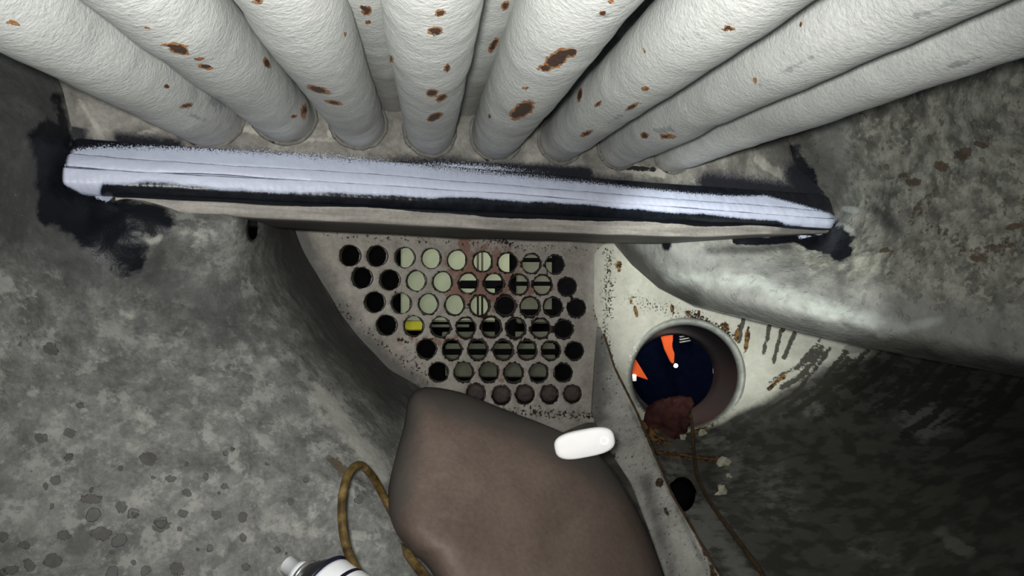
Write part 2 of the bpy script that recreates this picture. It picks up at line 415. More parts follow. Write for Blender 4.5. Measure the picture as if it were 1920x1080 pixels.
def sheet(name, depth, x0, x1, y0, y1, step, m, fields, relief=(), holes=(), keep=None, warp=None, label=None, thick=0.012, extra=None):
    """piece of the cast shell: inverse-depth surface with real relief and real openings"""
    nx = int((x1-x0)/step)+1; ny = int((y1-y0)/step)+1
    X, Y = np.meshgrid(np.linspace(x0, x1, nx), np.linspace(y0, y1, ny))
    if warp is not None: X, Y = warp(X, Y)
    for (hx, hy, hrx, hry, hd) in holes:     # pull the grid onto the rim of each opening
        th = np.arctan2((Y-hy)/hry, (X-hx)/hrx); r = np.hypot((X-hx)/hrx, (Y-hy)/hry)
        near = np.abs(r-1)*min(hrx, hry) < step*0.75
        X = np.where(near, hx+np.cos(th)*hrx, X); Y = np.where(near, hy+np.sin(th)*hry, Y)
    D = depth(X, Y)
    V = Pn(X, Y, D)
    for sc, amp, oc, sd in relief: D = D+fbm(V, sc, oc, sd)*amp
    V = Pn(X, Y, D)
    fl = fields(X, Y); Fc = []
    Xr, Yr = X.ravel(), Y.ravel()
    F4 = np.array(gridfaces(ny, nx))
    cx, cy = Xr[F4].mean(1), Yr[F4].mean(1); ok = np.ones(len(F4), bool)
    for (hx, hy, hrx, hry, hd) in holes: ok &= np.hypot((cx-hx)/hrx, (cy-hy)/hry) > 0.985
    if keep is not None: ok &= keep(cx, cy)
    Fc = F4[ok].tolist(); Vl = V.reshape(-1, 3)
    fr = {k: np.ravel(v) for k, v in fl.items()}
    used = np.zeros(len(Vl), bool); used[F4[ok].ravel()] = True
    idx = np.cumsum(used)-1; Vl = Vl[used]; Fc = idx[np.array(Fc)].tolist(); fr = {k: v[used] for k, v in fr.items()}
    o = link(name, Vl, Fc, m, fields=fr, loc=tuple(Vl.mean(0)))
    tag(o, label, kind='structure')
    return o

# ------------------------------------------------------------------ the setting
WD = lambda px: 0.95/(1-0.45*(np.asarray(px, float)-960)/F)         # header wall: a plane turned away to the right
PD = lambda px: 1.34/(1-0.50*(np.asarray(px, float)-960)/F)         # perforated plate: the same turn, further in

left_ctrl = [(60,40,.725),(110,150,.735),(140,250,.742),(125,330,.735),(170,385,.742),(230,388,.735),(300,396,.750),(400,402,.778),(455,408,.80),(480,418,.845),(515,425,.95),
    (552,428,1.15),(600,430,1.36),(575,480,1.17),(605,530,1.18),(640,590,1.19),(680,640,1.205),(730,690,1.23),(790,727,1.255),(860,780,1.3),
    (650,520,1.36),(720,620,1.36),(800,680,1.40),
    (490,480,.87),(520,540,.89),(570,610,.90),(640,700,.91),(700,775,.90),(760,860,.87),
    (300,500,.755),(400,600,.78),(420,500,.795),(500,700,.79),(600,800,.79),(680,880,.775),(740,1000,.745),
    (0,300,.655),(0,500,.65),(0,800,.60),(0,1080,.57),(200,700,.69),(300,900,.665),(500,1000,.69),(300,1080,.63),(600,1060,.705),(700,1080,.72),(880,1100,.76),
    (-300,300,.55),(-300,900,.50),(-300,-100,.56),(0,50,.705),(300,300,.90),(300,250,.98),(450,300,1.1),(700,350,1.5),(300,0,.95),(160,100,.82),
    (1000,800,1.45),(950,1000,1.0)]
pits = [(128,860,9,9),(105,900,12,9),(85,912,6,8),(172,937,16,9),(227,952,10,14),(97,950,5,8),(252,966,9,6),(302,986,19,12),(190,1002,21,13),(117,1005,13,10),(45,1022,11,6),(97,1052,17,14),(55,1060,11,12),(22,1070,16,9),
    (210,1035,5,5),(250,1054,5,5),(332,1066,13,13),(320,897,10,7),(350,924,9,7),(385,894,6,7),(422,912,8,7),(342,962,8,8),(406,965,8,7),(455,970,9,10),(455,1007,6,9),(337,992,5,5),(287,896,5,4),(545,940,6,6),(77,822,12,8),
    (132,812,12,9),(280,860,16,12),(172,917,6,5),(460,1065,8,7),(5,1005,10,9),(350,870,6,6),(435,842,5,5),(95,655,14,12),(410,925,4,4),(225,880,5,5),(370,1030,4,4),(150,760,8,6),(520,1030,6,5)]
left_depth = tps(left_ctrl)
def left_fields(X, Y):
    V = Pn(X, Y, np.ones_like(X))
    wob = fbm(V, 4, 3, 5)*60
    d = {}
    d['black'] = strokes(X, Y, [([(100,270),(125,380),(185,440),(230,470)], 62), ([(130,340),(170,400),(290,415)], 44), ([(110,180),(130,290)], 22, .6), ([(125,300),(150,330)],46),([(80,290),(90,400)],30,.8)])
    d['black'] = np.maximum(d['black'], blobs(X, Y, [(472,430,14,34,0,1.4)]))
    d['white'] = strokes(X, Y, [([(136,306),(146,330),(165,350),(198,366)], 19, 1.25), ([(128,312),(140,330)], 12, 1.2)])
    d['dark'] = strokes(X, Y, [([(30,100),(60,330),(150,450)], 150, 1.3), ([(0,60),(20,400)],130,1.2), ([(200,500),(450,600)],120,.6), ([(530,440),(640,640),(740,730)], 75, .9), ([(180,480),(430,590)], 110, .8), ([(480,500),(560,700)],60,.35),([(300,450),(290,520)],60,.8)])  # shade painted in: upper left, middle, and the valley toward the plate
    d['light'] = np.maximum(strokes(X, Y, [([(600,740),(650,800),(715,885)], 34, .95), ([(150,150),(150,290)], 18, .5), ([(0,640),(0,700)], 40, .5),([(360,440),(450,470)],50,.4)]),
                 blobs(X, Y, [(283,445,24,18,0,1.2),(240,590,30,20,0,.8),(560,980,70,50,0,.35),(260,780,80,40,30,.5),(120,850,120,60,0,.35),(590,1000,60,24,0,.6),(420,610,60,30,40,.3),(340,380,60,16,0,.5)]))
    d['pit'] = blobs(X, Y, [(x, y, rx*1.5, ry*1.5, 0, 1.2) for x, y, rx, ry in pits])
    d['spots'] = np.clip(strokes(X, Y, [([(-200,1000),(600,1000)], 330, 1.7), ([(100,800),(420,860)],150,1.2)])+0.05, 0, 1)
    d['rust'] = blobs(X, Y, [(640,880,50,18,45,.75),(60,640,60,20,0,.2)])
    return d
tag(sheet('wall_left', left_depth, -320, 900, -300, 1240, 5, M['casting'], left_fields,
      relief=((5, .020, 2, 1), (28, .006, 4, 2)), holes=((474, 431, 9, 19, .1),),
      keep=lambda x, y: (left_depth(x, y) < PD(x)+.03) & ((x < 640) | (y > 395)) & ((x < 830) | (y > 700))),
    'mottled grey cast wall on the left, dark where it rolls in to the plate')

# header wall that the tubes run into
zs = np.concatenate([np.linspace(.62, .30, 20, endpoint=False), np.linspace(.30, .098, 60)])
xs = np.arange(10, 1640, 5.0)
XX, ZZ = np.meshgrid(xs, zs)
DD = WD(XX); YY = 540-F*ZZ/DD
V = Pn(XX, YY, DD)
UPX, UPZ = [110,150,200,300,500,700,800,900,1100,1300,1380,1430,1500,1560], [.136,.142,.148,.152,.155,.154,.151,.149,.146,.142,.143,.147,.134,.120]
def shoulder(z):
    """overall bulge of the seam over its height, toward the camera"""
    t = np.clip((.176-z)/.056, 0, 1); up = t*t*(3-2*t)*.021
    return up-np.clip((.112-z)/.014, 0, 1)**2*.014
fade = np.clip((XX-150)/40, 0, 1)*np.clip((1540-XX)/60, 0, 1)
DD = DD+fbm(V, 14, 4, 3)*.004*np.clip((ZZ-.15)/.03, .2, 1)-(shoulder(ZZ)*.9-.0015)*fade*(ZZ > .149)+.006*(ZZ <= .149)
V = Pn(XX, YY, DD)
fh = {}
z = ZZ
fh['white'] = np.where((XX > 150) & (XX < 1500), np.clip(.50-(z-np.interp(XX, UPX, UPZ))/.017*np.interp(XX, [200,500,900,1100,1300],[1.6,.75,.8,1.3,2.2])+fbm(V, 9, 2, 8)*.3, -1, .9), -1)
fh['white'] = np.maximum(fh['white'], blobs(XX, YY, [(870,316,150,13,3,.75)]))
fh['black'] = np.clip(1.15-np.maximum(z-.146+.012*np.clip((XX-900)/600, 0, 1), 0)/.022+fbm(V, 12, 3, 9)*.6, -1, 1)-.45+0.55*np.clip((XX-500)/400, 0, 1)
fh['black'] = np.maximum(fh['black'], np.where(z < .172, np.clip((165-XX)/20, -1, 1)*1.2, -1))
fh['black'] = np.maximum(fh['black'], strokes(XX, YY, [([(1500,330),(1545,420)], 40, 1.1), ([(1500,280),(1530,380)], 26, .9), ([(225,262),(330,275)], 20, .8), ([(1330,345),(1480,365)], 30, 1.0), ([(800,310),(1100,325)],16,1.1)]))
fh['light'] = np.maximum(strokes(XX, YY, [([(150,190),(200,270),(300,240),(420,235),(560,262),(650,262)], 14, .6), ([(620,250),(690,275)], 12, .9), ([(1150,310),(1240,325)], 16, .9), ([(1420,300),(1470,330)], 18, .8)]), blobs(XX, YY, [(260,210,120,60,20,.25)]))
fh['dirt'] = np.maximum(blobs(XX, YY, [(235,180,40,22,10,1.0),(700,150,60,60,0,.6),(880,160,60,60,0,.6),(400,200,60,30,0,.6)]), strokes(XX, YY, [([(1480,300),(1440,180)], 70, .9),([(620,190),(1260,290)],30,.3)]))
fh['wear'] = strokes(XX, YY, [([(1170,315),(1230,318)], 9, .7)])
o = link('wall_back', V.reshape(-1, 3), gridfaces(*XX.shape), M['header'], fields=fh, loc=tuple(P(800, 250, float(WD(800)))))
tag(o, 'grey brown wall that the white tubes run into', kind='structure')

# right casting with its rolled lower edge
edge_pts = np.array([(1060,400),(1120,430),(1150,456),(1185,497),(1235,540),(1300,573),(1400,598),(1500,622),(1620,650),(1750,676),(1920,708),(2300,775)], float)
edge = lambda x: np.interp(x, edge_pts[:, 0], edge_pts[:, 1])
right_depth0 = tps([(1480,250,1.155),(1500,330,1.17),(1545,425,1.20),(1600,300,1.10),(1700,250,1.00),(1700,400,1.01),(1920,400,.86),(1920,150,.80),(2200,400,.72),
    (2200,0,.66),(1700,0,1.0),(1500,0,1.2),(1300,300,1.30),(1300,100,1.35),(1100,300,1.45),(1150,440,1.36),(1250,470,1.20),(1400,480,1.13),(1400,540,1.10),(1300,540,1.19),
    (1500,560,1.05),(1600,500,1.06),(1700,600,.97),(1700,520,.975),(1920,560,.84),(1920,660,.845),(2200,700,.74),(1200,500,1.30),(1560,450,1.13)])
def right_depth(X, Y):
    e = edge(X); k = np.clip((Y-(e-55))/55, 0, 1)
    return right_depth0(X, np.minimum(Y, e))+0.09*k**3
def right_fields(X, Y):
    e = edge(X); d = {}
    d['black'] = strokes(X, Y, [([(1480,330),(1540,430),(1570,455)], 40, 1.0), ([(1490,440),(1580,470)], 22, 1.3), ([(1530,400),(1575,470)], 28, 1.3), ([(1380,452),(1500,448)], 12, .9), ([(1480,280),(1520,350)], 26, .8), ([(1250,455),(1250,462)], 14, .9)])
    d['white'] = strokes(X, Y, [([(1505,440),(1530,430)], 14, 1.0)])
    d['smooth'] = np.maximum(1-np.abs(Y-(e-50))/110, strokes(X, Y, [([(1200,470),(1480,520)], 70, 1.0), ([(1560,200),(1560,430)],60,.8)]))
    d['light'] = np.maximum(strokes(X, Y, [([(1260,520),(1420,530),(1530,575),(1680,610)], 36, .75), ([(1360,520),(1430,520)], 10, 1.1), ([(1650,630),(1760,600)], 20, .8)]), blobs(X, Y, [(1595,393,26,10,10,1.5),(1588,430,26,12,30,1.5),(1512,475,12,6,0,1.3),(1650,420,40,40,0,.4),(1600,320,30,20,0,.5)]))  # painted highlight and bright streak along the bulge, plus pale flaking
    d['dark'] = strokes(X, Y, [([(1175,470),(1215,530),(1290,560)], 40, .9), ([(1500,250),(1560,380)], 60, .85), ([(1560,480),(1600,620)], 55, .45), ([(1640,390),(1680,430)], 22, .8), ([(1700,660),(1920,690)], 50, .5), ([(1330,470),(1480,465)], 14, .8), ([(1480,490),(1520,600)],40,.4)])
    d['rust'] = np.maximum(blobs(X, Y, [(1765,312,26,12,10,1.1),(1805,290,26,16,-20,1.1),(1840,272,20,8,20,1.2),(1690,330,16,8,0,1.0),(1712,342,20,12,0,1.1),(1720,395,20,50,20,.5),(1900,425,30,8,-10,1.1),(1880,460,70,14,-12,.7),(1840,470,60,12,0,.5),(1660,470,20,8,0,.9),(1740,375,60,20,-60,.5)]),
                 strokes(X, Y, [([(1760,430),(1840,490),(1930,440)], 40, .35)]))
    return d
ny_, x_ = 0, None
def right_warp(X, Y):
    v = (Y-(-260))/(760+260); return X, -260+(edge(X)+260)*v
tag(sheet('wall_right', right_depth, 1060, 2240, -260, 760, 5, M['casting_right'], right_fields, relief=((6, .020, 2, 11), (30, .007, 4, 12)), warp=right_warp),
    'mottled grey green cast wall on the right with a rounded lower edge')
# underside of the right casting, running back from the rolled edge
xs = np.arange(1060, 2241, 8.0); rows = []
for k in range(14):
    t = k/13; e = edge(xs); d0 = right_depth0(xs, e)+.09
    rows.append(Pn(xs, e-0.0, d0)+np.array([0, 1, 0])*0.30*t+np.array([0, 0, 1])*(0.05*math.sin(t*1.5)+.002*t)[None] if False else Pn(xs, e, d0)+np.stack([0*xs, .30*t+0*xs, .004+.06*t+0*xs], -1)*min(1, t*20))
V = np.array(rows)
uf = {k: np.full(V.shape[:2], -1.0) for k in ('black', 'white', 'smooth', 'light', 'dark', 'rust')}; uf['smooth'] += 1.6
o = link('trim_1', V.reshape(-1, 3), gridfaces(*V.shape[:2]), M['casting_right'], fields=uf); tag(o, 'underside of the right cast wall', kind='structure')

# inner wall with the round port, running into the sooty shell at the lower right
inner_ctrl = [(1060,430,1.40),(1125,450,1.43),(1125,600,1.43),(1118,780,1.43),(1200,470,1.47),(1300,520,1.51),(1300,620,1.52),(1180,700,1.46),(1400,700,1.52),(1300,790,1.50),
    (1430,610,1.56),(1520,600,1.60),(1500,660,1.53),(1600,640,1.55),(1750,690,1.44),(1920,740,1.30),(2200,800,1.1),(1420,740,1.49),(1350,800,1.46),(1280,850,1.40),
    (1400,850,1.36),(1600,850,1.27),(1600,740,1.40),(1800,900,1.08),(1800,780,1.28),(1920,1080,.80),(1500,1080,.98),(1350,1000,1.09),(1250,1000,1.13),(1200,900,1.27),(1330,1080,.98),
    (2200,1100,.68),(1100,900,1.30),(1100,1100,1.05),(1920,900,.99),(1400,400,1.6),(1700,500,1.65),(2000,560,1.5),(1450,950,1.16)]
inner_depth = tps(inner_ctrl)
random.seed(3)
drips = []
for k in range(44):
    x = random.uniform(1525, 1930); y = 628+(x-1525)*.19+random.uniform(-14, 40); L = random.uniform(25, 130)
    drips.append(([(x, y), (x-L*.45, y+L*.55), (x-L*.95, y+L*.85)], random.uniform(6, 12), random.uniform(.5, .85)))
def inner_fields(X, Y):
    V = Pn(X, Y, np.ones_like(X)); w = fbm(V, 5, 3, 21)
    # the crease where the cream paint ends
    cr = np.interp(X, [1060,1150,1200,1260,1290,1350,1420,1470,1510,1570,1640,1760,2300], [760,785,790,800,806,790,748,712,690,668,655,660,750])
    d = {'dark_tone': np.clip((Y-cr)/np.interp(X, [1350, 1450], [14, 34])+w*1.0, -1, 1)}  # soot of the dark shell, with shade beyond the lit cream painted in
    d['dark_tone'] = np.maximum(d['dark_tone'], np.clip((X-1590)/130+w, -1, 1)*.9)
    d['drip'] = strokes(X, Y, drips+[([(1445,600),(1432,660)], 7, .9), ([(1395,590),(1385,640)], 6, .9), ([(1465,620),(1450,680)], 6, .9), ([(1490,625),(1470,670)], 7, .9)])
    d['rust'] = np.maximum(blobs(X, Y, [(1192,583,5,17,-10,1.2),(1260,578,5,14,0,1.2),(1400,640,7,34,8,1.3),(1383,625,7,26,10,1.1),(1470,608,8,24,8,1.1),(1183,565,4,9,0,1.0),(1360,612,9,14,-40,1.1),(1160,500,10,20,0,.7),(1215,805,34,20,30,1.0),(1235,825,40,14,20,.8),(1310,806,40,10,-20,.8),(1290,590,8,12,0,.8),(1310,588,5,9,0,.9)]),
                 strokes(X, Y, [([(1212,845),(1300,857),(1345,862)], 9, .9), ([(1470,705),(1440,730)], 7, .8)]))
    d['wear'] = strokes(X, Y, [([(1140,470),(1140,590)], 26, .42), ([(1130,600),(1150,700)], 18, .4), ([(1300,590),(1370,630)], 20, .6), ([(1180,560),(1300,600)],40,.33)])
    d['pale'] = np.maximum(blobs(X, Y, [(1735,790,66,46,0,1.1),(1790,1020,56,20,35,1.1),(1530,770,60,30,0,.35),(1450,930,90,80,40,.45),(1320,1000,50,80,-20,.8),(1340,830,60,24,0,.6),(1375,880,26,60,20,.7),(1260,880,40,50,0,.5),(1640,1040,120,40,20,.3),(1600,655,30,12,0,.9)]),
                 strokes(X, Y, [([(1320,960),(1400,1100)], 46, .6)]))
    return d
port_c = (1286, 705, 110, 101); 
tag(sheet('wall_inner', inner_depth, 1050, 2220, 400, 1220, 4, M['cream'], inner_fields, relief=((30, .003, 3, 31),),
      holes=((1286, 705, 109, 101, .3), (1279, 927, 25, 33, .08)), keep=lambda x, y: (x > 1116) | (y > 790)),
    'cream painted inner wall with the round port, soot and painted shade toward the lower right')
V, Fc = lathe([(-.002, .0255), (.03, .024), (.07, .022), (.07, 0)], P(1279, 927, float(inner_depth(np.array([1279.]), np.array([927.]))[0])), (0.1, 1, -.25), 24)
o = link('drain_pocket', V, Fc, M['dark']); tag(o, 'black drain hole pocket in the sooty wall', kind='structure')
# dark casing beyond everything, so the openings look into a room
V, Fc = box((0.1, 2.285, 1.0), (1.9, 0, 0), (0, .03, 0), (0, 0, 1.2))
o = link('wall_beyond', V, Fc, M['dark'], smooth=False); tag(o, 'workshop wall coloured near black far behind the plate', kind='structure')

# ------------------------------------------------------------------ tubes
TD = Vector((-157/F, 1, 65/F))                     # all tubes run to one vanishing point
chips = [(335,92,22,12,15,1.3),(385,125,16,6,10,1.1),(325,85,30,6,0,.6),(500,118,7,13,-20,1.1),(597,168,24,8,15,1.2),(625,192,20,5,10,.9),(272,52,8,4,0,.9),(20,42,22,6,15,1.1),
    (312,162,7,5,0,1.1),(350,198,14,5,-10,1.0),(372,110,14,4,0,.7),(483,2,12,7,0,1.2),(825,24,11,8,-10,1.3),(816,58,16,10,0,1.3),(838,128,7,10,20,1.2),(810,174,13,8,-10,1.4),
    (828,184,13,7,-30,1.2),(815,219,18,8,-25,1.4),(1045,110,34,16,-35,1.45),(1072,98,12,10,0,1.3),(1020,128,16,8,0,1.0),(980,205,28,16,-30,1.35),(965,215,12,12,0,1.1),(1130,24,8,7,0,1.2),(1145,2,9,6,0,1.1),
    (1366,53,16,7,0,1.25),(1087,178,5,16,12,1.3),(1210,166,9,5,0,1.0),(1208,95,4,6,0,1.0),(1416,150,4,8,0,1.2),(1209,254,9,7,20,1.2),(1100,250,18,5,-25,1.0),(1122,195,12,5,-30,1.0),(1250,256,18,6,0,.7),
    (1502,45,4,8,0,1.0),(1185,200,20,5,-30,.8),(985,165,8,4,0,1.0),(918,218,4,5,0,1.0),(680,15,7,7,0,1.1),(688,20,9,12,30,1.2),(690,42,6,6,0,1.0),(734,110,5,9,0,.8),(948,10,8,12,30,1.1),(925,85,7,18,30,1.1),(550,218,8,4,0,.9),(648,64,4,6,0,.8),(570,208,8,18,10,.7)]
wear = [(350,198,18,8,-20,1.2),(1300,70,90,30,-35,.3),(1490,125,120,10,-28,.55),(1180,205,90,8,-35,.5),(1760,15,120,14,-20,.6),(1500,240,60,8,-15,.3),(1800,120,90,14,-18,.6),(1280,8,60,20,0,.4),(1135,28,30,14,0,.5),(410,195,30,26,40,.7),(370,220,40,8,20,.7),(1240,245,40,14,-10,.7)]
seats = [(388,214),(533,214),(672,228),(806,246),(930,253),(1052,262),(1160,274),(1262,281)]
where = ['leftmost front tube, its foot buried in grey dirt', 'second front tube from left with a large brown chip', 'third front tube from left with a curved rusty scratch low down',
         'fourth front tube from left, running straight up with five brown chips', 'fifth front tube from left with two big orange rust patches',
         'sixth front tube from left with a single round orange chip high up', 'seventh front tube from left, foot beside a dark smudge', 'rightmost front tube, lying lowest against the mottled right wall']
def tube(root, R, label, group, seed):
    n_l, n_c = 230, 72
    ax = TD.normalized(); L = (root.y+0.12)/TD.y*TD.length
    u = Vector((1, 0, 0)); u = (u-ax*u.dot(ax)).normalized(); w = ax.cross(u)
    s = np.linspace(0, 1, n_l)**1.25; s = -L*s+0.05      # from inside the wall toward and past the camera
    a = np.linspace(0, 2*np.pi, n_c, endpoint=False)
    SS, AA = np.meshgrid(s, a, indexing='ij')
    U, W, A, R0 = map(lambda v: np.array(v), (u, w, ax, root))
    Nn = np.cos(AA)[..., None]*U+np.sin(AA)[..., None]*W
    base = R0+SS[..., None]*A
    V0 = base+Nn*R
    k = 1+0*AA
    V = base+Nn*(R+fbm(V0, 24, 3, seed)*.0016+fbm(V0, 6, 1, seed+3)*.003)[..., None]
    px, py = proj(V)
    facing = (Nn*(-(V-np.array((0, 0, CZ))))).sum(-1) > -0.02
    fl = {'chip': np.where(facing, blobs(px, py, chips), -1), 'wear': np.where(facing, blobs(px, py, wear), -1)}
    fl['dirt'] = np.clip(1.05+SS/.24, -1, 1)+(.55 if R < .0305 else 0)+fbm(V0, 12, 3, seed+9)*.7-.25  # dirt near the wall; back row tubes greyer along their whole length
    o = link('boiler_tube', V.reshape(-1, 3), gridfaces(n_l, n_c, True), M['tube'], fields=fl, loc=tuple(root))
    tag(o, label, 'tube', group)
    # ring of weld where the tube enters the wall
    return o
for i, ((x, y), w) in enumerate(zip(seats, where)):
    root = P(x, y, float(WD(x)))
    R = (.036, .034, .0325, .0315, .0345, .0325, .0325, .0335)[i]
    t = tube(root, R, 'white painted tube, '+w, 'white tubes in the front row', 40+i*13)
    # seating weld collar, following the wall plane
    ring = []; wn = Vector((-.45, 1, 0)).normalized(); wx = Vector((1, .45, 0)).normalized()
    for k in range(41):
        a = 2*math.pi*k/40; r_ = R*1.03+random.uniform(-.0006, .0006)
        # circle around the tube axis, slid along the axis to the wall plane
        ax = TD.normalized(); uu = (Vector((1, 0, 0))-ax*ax.x).normalized(); ww = ax.cross(uu)
        p = root+(uu*math.cos(a)+ww*math.sin(a))*r_
        tt = ((p-root).dot(wn))/ax.dot(wn); ring.append(p-ax*tt)
    V, Fc = sweep(ring, .0028, 8, False)
    V = np.array([tuple(v) for v in V]); V = V+fbm(V, 90, 2, i)[:, None]*.002
    px, py = proj(V)
    link('weld_collar', V, Fc, M['header'], parent=t, fields={'light': np.full(len(V), -1.), 'dirt': np.full(len(V), .55), 'wear': np.full(len(V), .25), 'black': np.full(len(V), -1.), 'white': np.full(len(V), -1.)})
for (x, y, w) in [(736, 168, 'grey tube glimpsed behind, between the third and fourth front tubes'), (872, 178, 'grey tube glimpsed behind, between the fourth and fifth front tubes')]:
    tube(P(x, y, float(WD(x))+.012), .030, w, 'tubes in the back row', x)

# ------------------------------------------------------------------ weld seam and lip
seam = empty('weld_seam', P(130, 320, .735), 'long weld seam sprayed white over black across the grey wall', 'weld seam')
def bead(z0, z1, bump, x0, x1, seed):
    xs = np.arange(x0, x1+1, 3.0); nv = 30
    v = np.linspace(0, 1, nv); XX, VV = np.meshgrid(xs, v)
    endt = np.clip(np.minimum((XX-x0)/40, (x1-XX)/40), 0, 1); endt = endt*endt*(3-2*endt)
    def bound(zb, sd): return zb+fbm(np.stack([XX/F, 0*XX, 0*XX+sd], -1), 9, 4, 3)*.0028
    dz = .010*np.clip((XX-950)/550, 0, 1)
    za, zb = bound(z0, round(z0*1000))-dz*(z0 < .15), bound(z1, round(z1*1000))-dz
    zm = .132; sq = .62+.38*endt
    Z = za+(zb-za)*VV; Z = zm+(Z-zm)*sq
    D = WD(XX)-(shoulder(Z)+np.sin(VV*np.pi)**.6*bump)*endt+.004*(1-endt)
    D = np.where((VV < .001) | (VV > .999), D+.0022, D)
    V = np.stack([(XX-960)/F*WD(XX), D, CZ+Z], -1)
    V[..., 1] -= (np.sin(XX*.5+np.cos(VV*np.pi)*1.2+seed)*.00012+fbm(V, 45, 3, seed)*.0016+fbm(V, 9, 2, 4)*.003)*endt
    z = V[..., 2]-CZ
    n1 = fbm(V, 16, 4, 90)
    low = np.interp(XX, [110,130,165,195,205,215,260,300,420,600,760,900,1100,1300,1450,1500,1530,1560], [.118,.113,.1000,.0985,.104,.1105,.109,.1115,.1085,.110,.114,.117,.118,.111,.108,.100,.090,.092])
    up = np.interp(XX, UPX, UPZ)
    wh = np.minimum((z-low)/.005, (up-z)/.011)*.9+n1*1.1
    wh = np.minimum(wh, (XX-118)/12); wh = np.minimum(wh, (1556-XX)/14)
    spray = np.where(z > up-.012, np.clip(.62-(z-up)/.020*np.interp(XX, [200,500,900,1100,1300],[1.6,.75,.8,1.3,2.2]), -1, .8), -1)
    sp = np.clip(1-np.abs(XX-850)/170, 0, 1)*np.clip((z-.143)/.012, 0, 1)
    gr = np.maximum(1-np.abs(VV)/.09 if z0 < .15 else -1+0*VV, 1-np.abs(1-VV)/.09 if z1 > .11 else -1+0*VV)
    fl = {'white': np.clip(wh, -1, 1), 'spray': spray, 'fleck': sp*.62-.2, 'groove': np.clip(gr*.9, -1, 1)}
    return link('weld_bead', V.reshape(-1, 3), gridfaces(*XX.shape), M['weld'], parent=seam, fields=fl)
bead(.160, .1395, .0008, 116, 1575, 1)
bead(.1400, .1265, .0012, 112, 1580, 2)
bead(.1270, .0985, .0014, 108, 1585, 3)

# lip plate below the seam
prof = [(.106, .012), (.103, -.010), (.101, -.0155), (.098, -.017), (.092, -.0165), (.080, -.015), (.0775, -.013), (.0765, -.009), (.076, .02), (.077, .16), (.105, .16), (.106, .012)]
xs = np.arange(232, 1561, 6.0); rows = []; ff = {'black': [], 'dark': [], 'white': []}
dense = []
for (a, b) in zip(prof[:-1], prof[1:]):
    for k in range(4): t = k/4; dense.append((a[0]+(b[0]-a[0])*t, a[1]+(b[1]-a[1])*t))
dense.append(prof[-1])
for (zz, oo) in dense:
    taper = np.clip((1560-xs)/260, 0, 1)
    taper = taper*np.interp(xs, [200, 480, 800], [.50, .72, .97])
    zl = .100+(zz-.100)*(.25+.75*taper) if zz < .1 else np.full_like(xs, zz)
    Vr = np.stack([(xs-960)/F*WD(xs), WD(xs)+oo, CZ+zl], -1)
    Vr[:, 1] += fbm(Vr, 16, 3, 55)*.004; Vr[:, 2] += fbm(Vr, 10, 2, 56)*.003*(zz < .1)
    rows.append(Vr)
    edge_b = .0955+fbm(Vr, 10, 3, 57)*.006
    ff['black'].append(np.clip((zz-edge_b)/.003, -1, 1)); ff['white'].append(np.full_like(xs, -1.))
    ff['dark'].append((.9 if zz < .0785 else -.6)+0*xs+np.clip((xs-1380)/80, 0, 1)*1.2)  # shade under the lip painted in; right end darker too
V = np.array(rows)
o = link('lip_plate', V.reshape(-1, 3), gridfaces(V.shape[0], V.shape[1]), M['lip'], fields={k: np.array(v) for k, v in ff.items()}, loc=tuple(P(300, 400, .75)))
tag(o, 'scraped grey lip plate running along below the white seam', 'plate')

# ------------------------------------------------------------------ perforated plate
rows_ = [[(165,178),(318,180),(475,188),(624,193),(770,202),(915,210),(1055,217),(1190,222),(1322,227)],
 [(233,303),(390,315),(540,320),(688,325),(833,333),(978,334),(1120,340),(1253,342),(1390,352)],
 [(305,440),(455,447),(608,450),(757,455),(898,460),(1042,460),(1182,467),(1312,467),(1443,473)],
 [(372,570),(525,575),(677,580),(820,585),(963,580),(1102,585),(1242,588),(1372,592)],
 [(597,705),(742,708),(886,708),(1030,710),(1165,710),(1300,713),(1432,715)],
 [(665,835),(808,835),(950,837),(1090,840),(1230,840),(1368,838)],
 [(875,955),(1020,965),(1153,960),(1290,960),(1420,957)]]
holes = [(600+x/3, 420+y/3, r) for r, row in enumerate(rows_) for (x, y) in row]
outline = [(500,385),(1150,385),(1138,560),(1128,650),(1120,800),(1060,860),(900,860),(760,800),(640,700),(540,560)]
pts = []; edges = []
def loop(ps):
    b = len(pts); pts.extend(ps); n = len(ps); edges.extend([(b+i, b+(i+1) % n) for i in range(n)])
dense_o = []
for a, b in zip(outline, outline[1:]+outline[:1]):
    n = max(1, int(math.dist(a, b)/8)); dense_o += [(a[0]+(b[0]-a[0])*k/n, a[1]+(b[1]-a[1])*k/n) for k in range(n)]
loop(dense_o)
hr = []
random.seed(11)
for hx, hy, r in holes:
    rad = 20.5-(hx-655)/386*2.6; ry = rad*1.02; rx = rad*.97; hr.append((hx, hy, rx, ry, r)); N = 30
    ph = random.random()*6
    loop([(hx+rx*(1+.035*math.sin(5*2*math.pi*k/N+ph)+random.uniform(-.025, .025))*math.cos(2*math.pi*k/N), hy+ry*(1+.03*math.sin(3*2*math.pi*k/N+ph)+random.uniform(-.025, .025))*math.sin(2*math.pi*k/N)) for k in range(N)])
gx, gy = np.meshgrid(np.arange(505, 1146, 5.5), np.arange(390, 856, 5.5)); gx = gx.ravel(); gy = gy.ravel()
ok = np.ones(len(gx), bool)
for hx, hy, rx, ry, r in hr: ok &= np.hypot((gx-hx)/rx, (gy-hy)/ry) > 1.12
pts += list(zip(gx[ok].tolist(), gy[ok].tolist()))
res = delaunay_2d_cdt([Vector(p) for p in pts], edges, [], 0, 1e-4)
pv = np.array([tuple(v) for v in res[0]]); tri = np.array([f for f in res[2] if len(f) == 3])
cx = pv[tri].mean(1); ok = np.ones(len(tri), bool)
